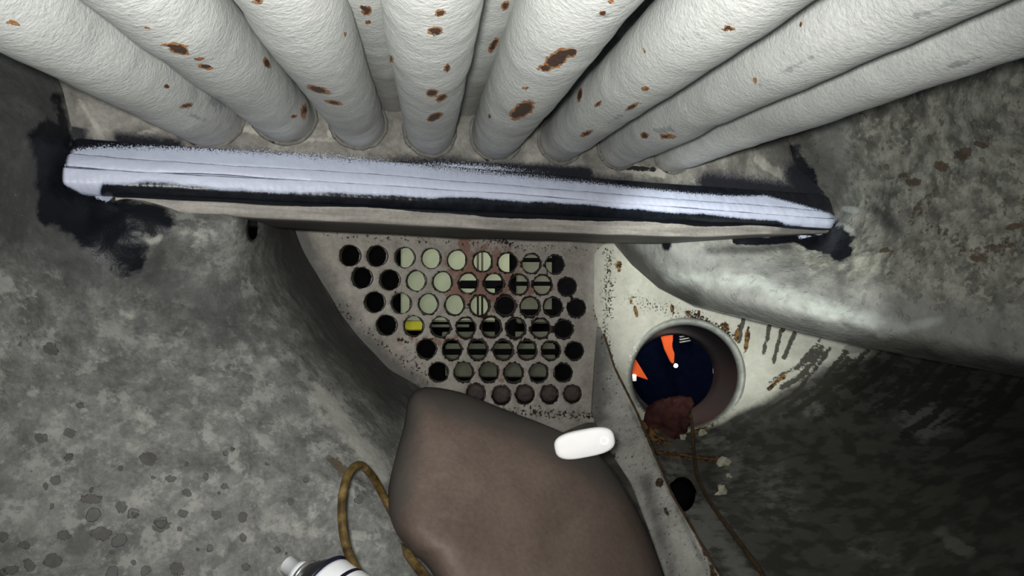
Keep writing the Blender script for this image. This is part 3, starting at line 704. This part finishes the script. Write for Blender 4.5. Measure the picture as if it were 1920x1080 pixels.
for hx, hy, rx, ry, r in hr: ok &= np.hypot((cx[:, 0]-hx)/rx, (cx[:, 1]-hy)/ry) > .985
def inside(x, y, poly):
    c = np.zeros(len(x), bool); j = len(poly)-1
    for i in range(len(poly)):
        xi, yi = poly[i]; xj, yj = poly[j]
        c ^= ((yi > y) != (yj > y)) & (x < (xj-xi)*(y-yi)/(yj-yi+1e-12)+xi); j = i
    return c
ok &= inside(cx[:, 0], cx[:, 1], outline)
tri = tri[ok]; used = np.zeros(len(pv), bool); used[tri.ravel()] = True; idx = np.cumsum(used)-1; tri = idx[tri]; pv = pv[used]
X, Y = pv[:, 0], pv[:, 1]; V = Pn(X, Y, PD(X))
V[:, 1] += fbm(V, 12, 3, 77)*.004
pf = {}
nh = np.full(len(X), 9.)
for hx, hy, rx, ry, r in hr: nh = np.minimum(nh, np.hypot((X-hx)/rx, (Y-hy)/ry)-1)
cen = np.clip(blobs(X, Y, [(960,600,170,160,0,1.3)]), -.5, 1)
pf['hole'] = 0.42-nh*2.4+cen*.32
pf['pink'] = blobs(X, Y, [(905,520,110,90,0,1.0),(870,460,16,30,0,1.2),(820,640,120,26,0,.5),(900,560,8,60,0,1.1),(860,545,30,20,30,1.1),(1000,540,60,20,0,.9),(960,700,100,40,0,.35),(1130,590,14,30,0,.6)])
pf['dark_tone'] = np.maximum(strokes(X, Y, [([(545,420),(640,610),(790,740)], 46, .95), ([(1000,790),(1110,770)], 40, .2)]), strokes(X, Y, [([(640,428),(1140,446)], 12, .5)]))  # painted shade: along the left edge and in a strip under the lip
pf['wear'] = np.maximum(strokes(X, Y, [([(610,440),(1100,470)], 26, .32), ([(1128,470),(1122,600)], 22, .42), ([(620,560),(780,700)], 26, .36), ([(940,770),(1110,780)], 26, .46), ([(760,640),(800,720)], 24, .4), ([(900,440),(960,455)], 22, .55)]), blobs(X, Y, [(750,637,10,5,0,1.3),(1085,665,12,5,0,1.1)]))
plate = empty('perforated_plate', P(850, 740, float(PD(850))), 'pale rust-specked plate drilled with rows of round holes', 'plate')
o = link('sheet', V, tri.tolist(), M['plate'], parent=plate, fields=pf, smooth=True)
sm = o.modifiers.new('thickness', 'SOLIDIFY'); sm.thickness = .006; sm.offset = -1
if o.data.polygons[0].normal.y > 0: o.data.flip_normals()
wn = Vector((-.5, 1, 0)).normalized()
for hx, hy, rx, ry, r in hr:
    d = float(PD(hx)); c = P(hx, hy, d); R = ry/F*d
    cc = c+Vector((0, .004, 0))
    V, Fc = lathe([(.0, R*.93), (.0, R*1.0), (.013, R*1.0), (.013, R*.93), (.0, R*.93)], cc, (0.02, 1, 0), 28)
    link('tube_end', V, Fc, M['sleeve'], parent=plate)
    if r == 6 or (r == 4 and hx < 800 and False):
        V, Fc = lathe([(0, .0001), (.0, R*.6), (.002, R*.86), (.012, R*.9)], cc+Vector((0, .006, 0)), (0.02, 1, 0), 24)
        link('tube_plug', V, Fc, M['plug'], parent=plate)

# ------------------------------------------------------------------ round port
pd = 1.455; pc = P(1286, 705, 1.49); far = P(1262, 701, 1.90)
port = empty('round_port', pc, 'round port with a dark bore and a smooth grey ring', 'pipe opening')
ax = (far-pc).normalized(); Ls = (far-pc).length
e1 = Vector((1, .12, 0)).normalized(); e2 = Vector((0, .02, 1)).normalized()
def port_ring(c, rx, rz, n=64): return [c+e1*(rx*math.cos(2*math.pi*k/n))+e2*(rz*math.sin(2*math.pi*k/n)) for k in range(n)]
RX, RZ = 109/F*1.49, 101/F*1.49
prof = [(.004, 1.085), (-.005, 1.075), (-.011, 1.05), (-.013, 1.02), (-.010, .985), (-.002, .96), (.006, .95), (.02, .955)]
V = []
for s_, k in prof: V += port_ring(pc+ax*s_, RX*k, RZ*k)
link('rim_ring', V, gridfaces(len(prof), 64, True), M['ring'], parent=port)
V = []; kk = [(.01, .955), (.08, .965), (.2, .97), (.3, .97), (Ls-.012, .965), (Ls, .93)]
for s_, k in kk: V += port_ring(pc+ax*s_, RX*k*(1-.02*s_), RZ*k*(1-.02*s_))
link('bore', V, gridfaces(len(kk), 64, True), M['bore'], parent=port)

# beyond the port: orange cloth strips, dark backing sheet and a lamp, hanging in the dark room
def poly_slab(name, pix, d, th, m, parent=None, **kw):
    n = len(pix); V = [P(x, y, d) for x, y in pix]; V2 = [v+Vector((0, th, 0)) for v in V]
    bm = bmesh.new(); a = [bm.verts.new(v) for v in V]; b = [bm.verts.new(v) for v in V2]
    bm.faces.new(a); bm.faces.new(b[::-1])
    for i in range(n): bm.faces.new((a[i], b[i], b[(i+1) % n], a[(i+1) % n]))
    bmesh.ops.bevel(bm, geom=bm.edges[:], offset=th*.2, segments=2, affect='EDGES')
    bmesh.ops.recalc_face_normals(bm, faces=bm.faces[:]); bm.verts.index_update()
    V = [v.co.copy() for v in bm.verts]; Fc = [[v.index for v in f.verts] for f in bm.faces]; bm.free()
    return link(name, V, Fc, m, parent=parent, smooth=False, loc=tuple(P(*pix[0], d)) if parent is None else None)
o = poly_slab('orange_cloth', [(1234,612),(1262,606),(1262,640),(1259,650),(1265,662),(1264,683),(1258,680),(1246,655)], 2.20, .012, M['orange']); tag(o, 'orange cloth strip hanging straight above the lamp beyond the port', 'cloth', 'orange cloths seen through the port')
o = poly_slab('orange_cloth', [(1180,660),(1194,677),(1216,713),(1190,704),(1176,700)], 2.20, .012, M['orange']); tag(o, 'smaller orange cloth corner at the left rim of the port', 'cloth', 'orange cloths seen through the port')
o = poly_slab('orange_cloth', [(1327,640),(1337,652),(1334,662),(1329,656)], 2.21, .01, M['orange']); tag(o, 'tiny orange red cloth corner at the right side of the port', 'cloth', 'orange cloths seen through the port')
o = poly_slab('dark_backing', [(1160,590),(1400,590),(1400,760),(1280,790),(1160,770)], 2.235, .02, M['navy']); tag(o, 'dark navy curtain standing in for the dark room beyond the round port', 'backing')  # near-black sheet that puts the room's darkness into a colour
lmp = empty('work_lamp', P(1268, 686, 2.2), 'small bright round work lamp beyond the port', 'lamp', 'lamps seen through the port')
V, Fc = lathe([(0, .0001), (.001, .004), (.004, .0062), (.008, .0066)], P(1268, 686, 2.17), (0, 1, 0), 20); link('lamp_face', V, Fc, M['lampglow'], parent=lmp)
V, Fc = lathe([(.004, .0072), (.03, .006), (.065, .003), (.065, .0001)], P(1268, 686, 2.17), (0, 1, 0), 20); link('housing', V, Fc, M['dark'], parent=lmp)
gl = empty('strip_lamp', P(1190, 704, 2.19), 'ragged white lit strip low at the left rim of the port', 'lamp', 'lamps seen through the port')
V, Fc = box(P(1189, 708, 2.19), (.006, 0, 0), (0, .009, 0), (0, 0, .010)); link('lamp_face', V, Fc, plain('dim_lamp_face', (.6, .6, .6), emit=(1, .95, .88, .7)), parent=gl)
fr = empty('reflection_bars', P(1285, 632, 2.22), 'pale bars shaped as a glassy grating high up beyond the port', 'reflection')  # bars modelled to draw a gridded reflection
for k in range(4):
    V, Fc = box(P(1284, 625+k*5, 2.225), (.017, 0, .003), (0, .009, 0), (0, 0, .002)); link('bar', V, Fc, M['ring'], parent=fr)
# curved white sliver modelled as the highlight at the right of the view through the bore
V, Fc = sweep(spline([P(1330, 655, 1.96), P(1338, 675, 1.96), P(1339, 700, 1.96)], 6), .0035, 10); o = link('highlight_crescent', V, Fc, M['can_white']); tag(o, 'short white crescent shaped as a highlight at the far end of the port bore', 'pipe')

# crumpled dark red cloth over the lower rim
def crumple(name, c, r3, m, seed, amp, label=None, cat=None, group=None, sub=4, freq=30, outline=None):
    bm = bmesh.new(); bmesh.ops.create_icosphere(bm, subdivisions=sub, radius=1)
    V = np.array([tuple(v.co) for v in bm.verts]); Fc = [[v.index for v in f.verts] for f in bm.faces]; bm.free()
    if outline is not None:
        a = np.arctan2(V[:, 2], V[:, 0]); k = np.interp(a % (2*np.pi), np.linspace(0, 2*np.pi, len(outline)+1), list(outline)+[outline[0]])
        V[:, 0] *= k; V[:, 2] *= k
    n = 1-2*np.abs(fbm(V*np.array(r3)+np.array(c), freq, 3, seed))*amp
    V = V*n[:, None]*np.array(r3)+np.array(c)
    o = link(name, V, Fc, m, loc=(c[0], c[1], c[2]-r3[2]))
    if cat: tag(o, label, cat, group)
    return o
crumple('crumpled_rag', P(1250, 778, 1.46), (.072, .028, .069), M['maroon'], 5, .55, 'crumpled dark red rag lying over the lower rim of the port', 'rag', freq=26,
        outline=[.85, .95, .9, .55, .55, .60, .85, 1.0, .82, .95, 1.05, .75])

# ------------------------------------------------------------------ things seen through the holes
def slab(name, x0, x1, y0, y1, d, m, label, cat, group=None, th=.02):
    V, Fc = box((P(x0, y0, d)+P(x1, y1, d))/2, ((x1-x0)/2/F*d, 0, 0), (0, th, 0), (0, 0, (y1-y0)/2/F*d))
    o = link(name, V, Fc, m, smooth=False, loc=tuple(P((x0+x1)/2, y1, d))); tag(o, label, cat, group); return o
slab('wall_panel', 753, 955, 400, 603, 2.24, M['green'], 'pale green wall panel glimpsed through the upper middle holes', 'panel')
slab('wall_panel', 968, 1034, 410, 606, 2.24, M['olive'], 'olive panel glimpsed through the upper right holes', 'panel')
slab('wall_panel', 836, 1040, 644, 706, 2.24, M['olive'], 'olive panel glimpsed through the lower holes', 'panel')
slab('wall_panel', 830, 1030, 622, 632, 2.24, M['olive'], 'narrow olive rail glimpsed through the lower middle holes', 'rail')
slab('steel_beam', 862, 948, 526, 541, 1.98, M['dark'], 'dark beam crossing in front of the pale green panel', 'beam', 'dark beams seen through the holes')
slab('steel_beam', 928, 966, 533, 640, 1.98, M['dark'], 'dark upright block at the right of the pale green panel', 'beam', 'dark beams seen through the holes')
slab('steel_beam', 966, 1040, 484, 491, 1.98, M['dark'], 'uppermost thin dark beam across the olive panel', 'beam', 'dark beams seen through the holes')
slab('steel_beam', 966, 1040, 528, 536, 1.98, M['dark'], 'middle thin dark beam across the olive panel', 'beam', 'dark beams seen through the holes')
slab('steel_beam', 966, 1040, 580, 591, 1.98, M['dark'], 'lowest dark beam across the olive panel', 'beam', 'dark beams seen through the holes')
slab('steel_beam', 820, 1046, 655, 664, 1.98, M['dark'], 'long dark beam across the lower olive panel', 'beam', 'dark beams seen through the holes')
slab('yellow_bar', 756, 793, 601, 619, 2.24, M['yellow'], 'yellow painted bar seen through one hole in the fourth row', 'bar')
slab('rail', 805, 880, 608, 613, 2.24, M['olive'], 'thin olive rail seen beside the yellow bar', 'rail')
for x in (896, 904):
    V, Fc = sweep([P(x, 430, 2.0), P(x, 600, 2.0)], .003, 10); o = link('thin_pipe', V, Fc, M['sleeve'])
    tag(o, 'thin upright pipe before the green panel, '+('left of the pair' if x == 896 else 'right of the pair'), 'pipe', 'thin pipes seen through the holes')

# ------------------------------------------------------------------ web plate
web_l = [(1119,612),(1113,690),(1108,775),(1140,840),(1182,905),(1215,990),(1250,1090),(1290,1200)]
web_r = [(1126,614),(1150,690),(1194,778),(1232,868),(1248,905),(1262,935),(1280,965),(1318,1030),(1360,1100),(1420,1200)]
def web_d(x, y): return np.interp(y, [600, 780, 900, 1000, 1200], [1.42, 1.30, 1.12, 1.0, .84])
NV, NU = 120, 16; ys = np.linspace(0, 1, NV)
def along(pl, t):
    pl = np.array(pl, float); s = np.concatenate([[0], np.cumsum(np.hypot(*np.diff(pl, axis=0).T))]); s /= s[-1]
    return np.stack([np.interp(t, s, pl[:, 0]), np.interp(t, s, pl[:, 1])], -1)
Lp, Rp = along(web_l, ys), along(web_r, ys); uu = np.linspace(0, 1, NU)
G = Lp[:, None]*(1-uu[None, :, None])+Rp[:, None]*uu[None, :, None]
Dw = web_d(G[..., 0], G[..., 1])+.05*(1-uu)[None]*np.clip(ys[:, None]*4, 0, 1)
V = Pn(G[..., 0], G[..., 1], Dw); V[..., 1] += fbm(V, 18, 3, 66)*.003
wf = {'dark_tone': strokes(G[..., 0], G[..., 1], [([(1120,640),(1118,780)], 44, .8), ([(1210,900),(1260,1080)], 26, .6), ([(1180,760),(1330,1080)],8,.5)]),
      'rust': np.maximum(blobs(G[..., 0], G[..., 1], [(1236,905,10,12,0,1.3),(1150,855,8,10,0,.9),(1250,960,6,16,-20,1.0)]), strokes(G[..., 0], G[..., 1], [([(1205,800),(1300,985),(1340,1080)], 8, .75)])),
      'wear': np.full(G.shape[:2], .22)}
web = empty('web_plate', P(1300, 1080, .95), 'tapering pale web plate standing between the brown casting and the port', 'plate')
o = link('web_face', V.reshape(-1, 3), gridfaces(NV, NU), M['web'], parent=web, fields=wf)
if o.data.polygons[300].normal.y > 0: o.data.flip_normals()
sm = o.modifiers.new('thickness', 'SOLIDIFY'); sm.thickness = .008; sm.offset = -1
# ragged weld fillet along the web's right edge
V, Fc = sweep([P(x+2, y, float(web_d(x, y))+.003) for x, y in along(web_r, np.linspace(.02, 1, 80))], [.0018+.0012*random.random() for _ in range(80)], 8)
link('edge_bead', V, Fc, M['cord'], parent=web)

# ------------------------------------------------------------------ brown casting
out_b = [(797,725),(830,728),(880,741),(960,774),(1050,808),(1110,842),(1150,885),(1190,950),(1222,1020),(1250,1100),(1300,1260),(1050,1320),(900,1260),(815,1080),(765,1030),(735,985),(727,925),(742,855),(757,800),(765,752),(778,733)]
dense = spline([Vector((x, y, 0)) for x, y in out_b+[out_b[0]]], 8)[:-1]
cxy = Vector((960, 990, 0)); NR = 40; V = []; n = len(dense)
def brown_d(x, y): return .74+(x-960)*.00030-(y-900)*.00042
ring_t = list(np.linspace(1, .02, NR))
GX = []; GY = []
for side in (0, 1):
    for t in (ring_t if side == 0 else ring_t[1:][::-1]):
        pass
rowsX = []; rowsD = []
for t in ring_t:                       # front
    bul = .075*(1-t**5)**.5
    rowsX.append([(cxy+(p-cxy)*t) for p in dense]); rowsD.append(-bul)
front = len(rowsX)
V = []
for r_, off in zip(rowsX, rowsD):
    for p in r_:
        d = brown_d(p.x, p.y)+.075+off; V.append(P(p.x, p.y, d))
for t in ring_t[1:]:                   # back
    for p in dense:
        q = cxy+(p-cxy)*t; V.append(P(q.x, q.y, brown_d(q.x, q.y)+.075+.05*(1-t**3)**.5))
Fc = []
for i in range(NR-1):
    for j in range(n):
        k = (j+1) % n; Fc.append((i*n+j, (i+1)*n+j, (i+1)*n+k, i*n+k))
Fc.append(tuple((NR-1)*n+j for j in range(n))[::-1])
def bi(i, j): return j if i == 0 else (NR+i-1)*n+j
for i in range(NR-1):
    for j in range(n):
        k = (j+1) % n; Fc.append((bi(i, j), bi(i, k), bi(i+1, k), bi(i+1, j)))
Fc.append(tuple(bi(NR-1, j) for j in range(n)))
V = np.array([tuple(v) for v in V]); nz = fbm(V, 9, 3, 44)*.010; V[:, 1] += nz
px, py = proj(V)
bf = {'grey': np.maximum(strokes(px, py, [([(770,740),(735,940)], 50, .8), ([(800,730),(1000,790),(1150,890)], 60, .9)]), -1),
      'light': blobs(px, py, [(860,930,110,90,0,.6),(800,960,60,60,0,.5),(1000,800,60,20,20,.3)])}
o = link('brown_casting', V, Fc, M['brown'], fields=bf, loc=tuple(P(900, 1080, .72)))
tag(o, 'smooth brown rounded casting rising in front of the perforated plate', 'casting')

# ------------------------------------------------------------------ white tab
tabc = P(1096, 831, .775)
tb = empty('white_tab', tabc, 'small white rounded plastic tab above the brown casting edge', 'tab')
bm = bmesh.new(); n = 40; prof = []
for k in range(n):
    a = 2*math.pi*k/n; e = 3.0
    prof.append((.034*abs(math.cos(a))**(2/e)*math.copysign(1, math.cos(a)), .0155*abs(math.sin(a))**(2/e)*math.copysign(1, math.sin(a))))
lay = [(-.0045, .80), (-.0060, .0)] ; V = []
sc_t = [(.006, .0), (.006, .82), (.0045, .95), (.0015, 1), (-.0015, 1), (-.0045, .95), (-.006, .82), (-.006, .0)]
ca, sa = math.cos(math.radians(11)), math.sin(math.radians(11))
for dy, k in sc_t:
    for (x, z_) in prof:
        x2, z2 = x*max(k, .001), z_*max(k, .001)
        V.append(tabc+Vector((x2*ca-z2*sa, dy, x2*sa+z2*ca)))
link('tab_body', V, gridfaces(len(sc_t), n, True), M['tab'], parent=tb)
V, Fc = lathe([(0, .0045), (.0012, .0045), (.0012, .0036), (0, .0036)], tabc+Vector((.022*ca, -.0067, .022*sa)), (0, 1, 0), 18)
link('eyelet', V, Fc, M['tab'], parent=tb)

# ------------------------------------------------------------------ hose, cord, flakes, can
hose_pts = [(762,1005,.735),(737,965,.73),(716,925,.728),(698,893,.715),(675,872,.69),(655,886,.665),(643,925,.645),(641,970,.63),(648,1020,.615),(668,1068,.60),(710,1130,.58),(760,1200,.56)]
V, Fc = sweep(spline([P(*p) for p in hose_pts], 12), .0040, 16); o = link('rubber_hose', V, Fc, M['hose'], loc=tuple(P(668, 1068, .6)))
tag(o, 'amber brown hose looping up beside the brown casting', 'hose', 'amber hoses')
V, Fc = sweep(spline([P(752,1018,.685), P(764,1038,.655), P(780,1060,.635), P(812,1100,.61), P(860,1160,.58)], 10), [0.0006+.0036*min(1, i/10) for i in range(41)], 16); o = link('rubber_hose', V, Fc, M['hose'], loc=tuple(P(800, 1080, .6)))
tag(o, 'amber brown hose end emerging at the lower left foot of the casting', 'hose', 'amber hoses')
idp = lambda x, y: float(inner_depth(np.array([float(x)]), np.array([float(y)]))[0])
cp = [(1293,770,1.47),(1298,800,1.44),(1301,850,idp(1301,850)-.012),(1307,890,idp(1307,890)-.010),(1325,930,idp(1325,930)-.008),(1350,968,idp(1350,968)-.008),(1385,1015,idp(1385,1015)-.008),(1420,1062,idp(1420,1062)-.008),(1450,1110,idp(1450,1110)-.01),(1500,1180,idp(1500,1180)-.01)]
V, Fc = sweep(spline([P(*p) for p in cp], 8), .0036, 10); o = link('thin_cable', V, Fc, M['cord'], loc=tuple(P(1301, 850, 1.4)))
tag(o, 'thin brown cord trailing from the port down the sooty wall', 'cord')
V, Fc = sweep(spline([P(x, y, idp(x, y)-.006) for x, y in [(1208,842),(1240,850),(1275,852),(1310,858),(1345,862)]], 8), [.0022+.002*math.sin(i) ** 2 for i in range(33)], 8)
o = link('rusty_wire', V, Fc, M['cord']); tag(o, 'short rusty wire lying across behind the brown cord', 'wire')
for i, (x, y, r, w) in enumerate([(1358,870,.017,'upper large pale flake of scale right of the cord'),(1353,923,.016,'lower large pale flake of scale right of the cord'),(1318,812,.011,'pale crumb of scale just under the port rim'),(1280,820,.010,'pale crumb of scale between rag and cord'),(1367,893,.008,'thin pale flake between the two large flakes')]):
    crumple('scale_flake', P(x, y, idp(x, y)-.005), (r, r*.4, r), M['flake'], 60+i, .9, w, 'flake', 'flakes of scale by the cord', 3, 70)

# spray can, lying with the nozzle to the upper left
A0 = P(537, 1057, .62); A1 = P(706, 1186, .57); axis = (A1-A0).normalized()
can = empty('spray_can', P(600, 1095, .6), 'white spray can with dark dome and dark stripe at the bottom edge', 'spray can')
rel = lambda prof, n=40: lathe(prof, A0, axis, n)
def canpart(name, prof, m):
    V, Fc = rel(prof); o = link(name, V, Fc, m, parent=can); return o
canpart('spray_nozzle', [(0, .0001), (0, .0068), (.0015, .0082), (.014, .0088), (.0145, .0112), (.0215, .0118), (.022, .0001)], M['can_white'])
canpart('valve_ring', [(.0215, .0001), (.0215, .0150), (.0235, .0162), (.0255, .0150), (.0260, .0001)], M['can_metal'])
canpart('dome', [(.0255, .0120), (.027, .0165), (.034, .0225), (.040, .0268), (.0445, .0290), (.0450, .0001)], M['can_dark'])
canpart('seam_ring', [(.0440, .0280), (.0440, .0312), (.0455, .0326), (.0475, .0322), (.0480, .028)], M['can_ink'])
canpart('can_body', [(.0475, .0295), (.0490, .0312), (.0520, .0318), (.20, .0318), (.203, .030), (.203, .0001)], M['can_white'])
canpart('stripe', [(.0655, .03175), (.0655, .0321), (.0690, .0321), (.0690, .03175)], M['can_ink'])
canpart('lower_stripe', [(.120, .03175), (.120, .0321), (.150, .0321), (.150, .03175)], M['can_dark'])
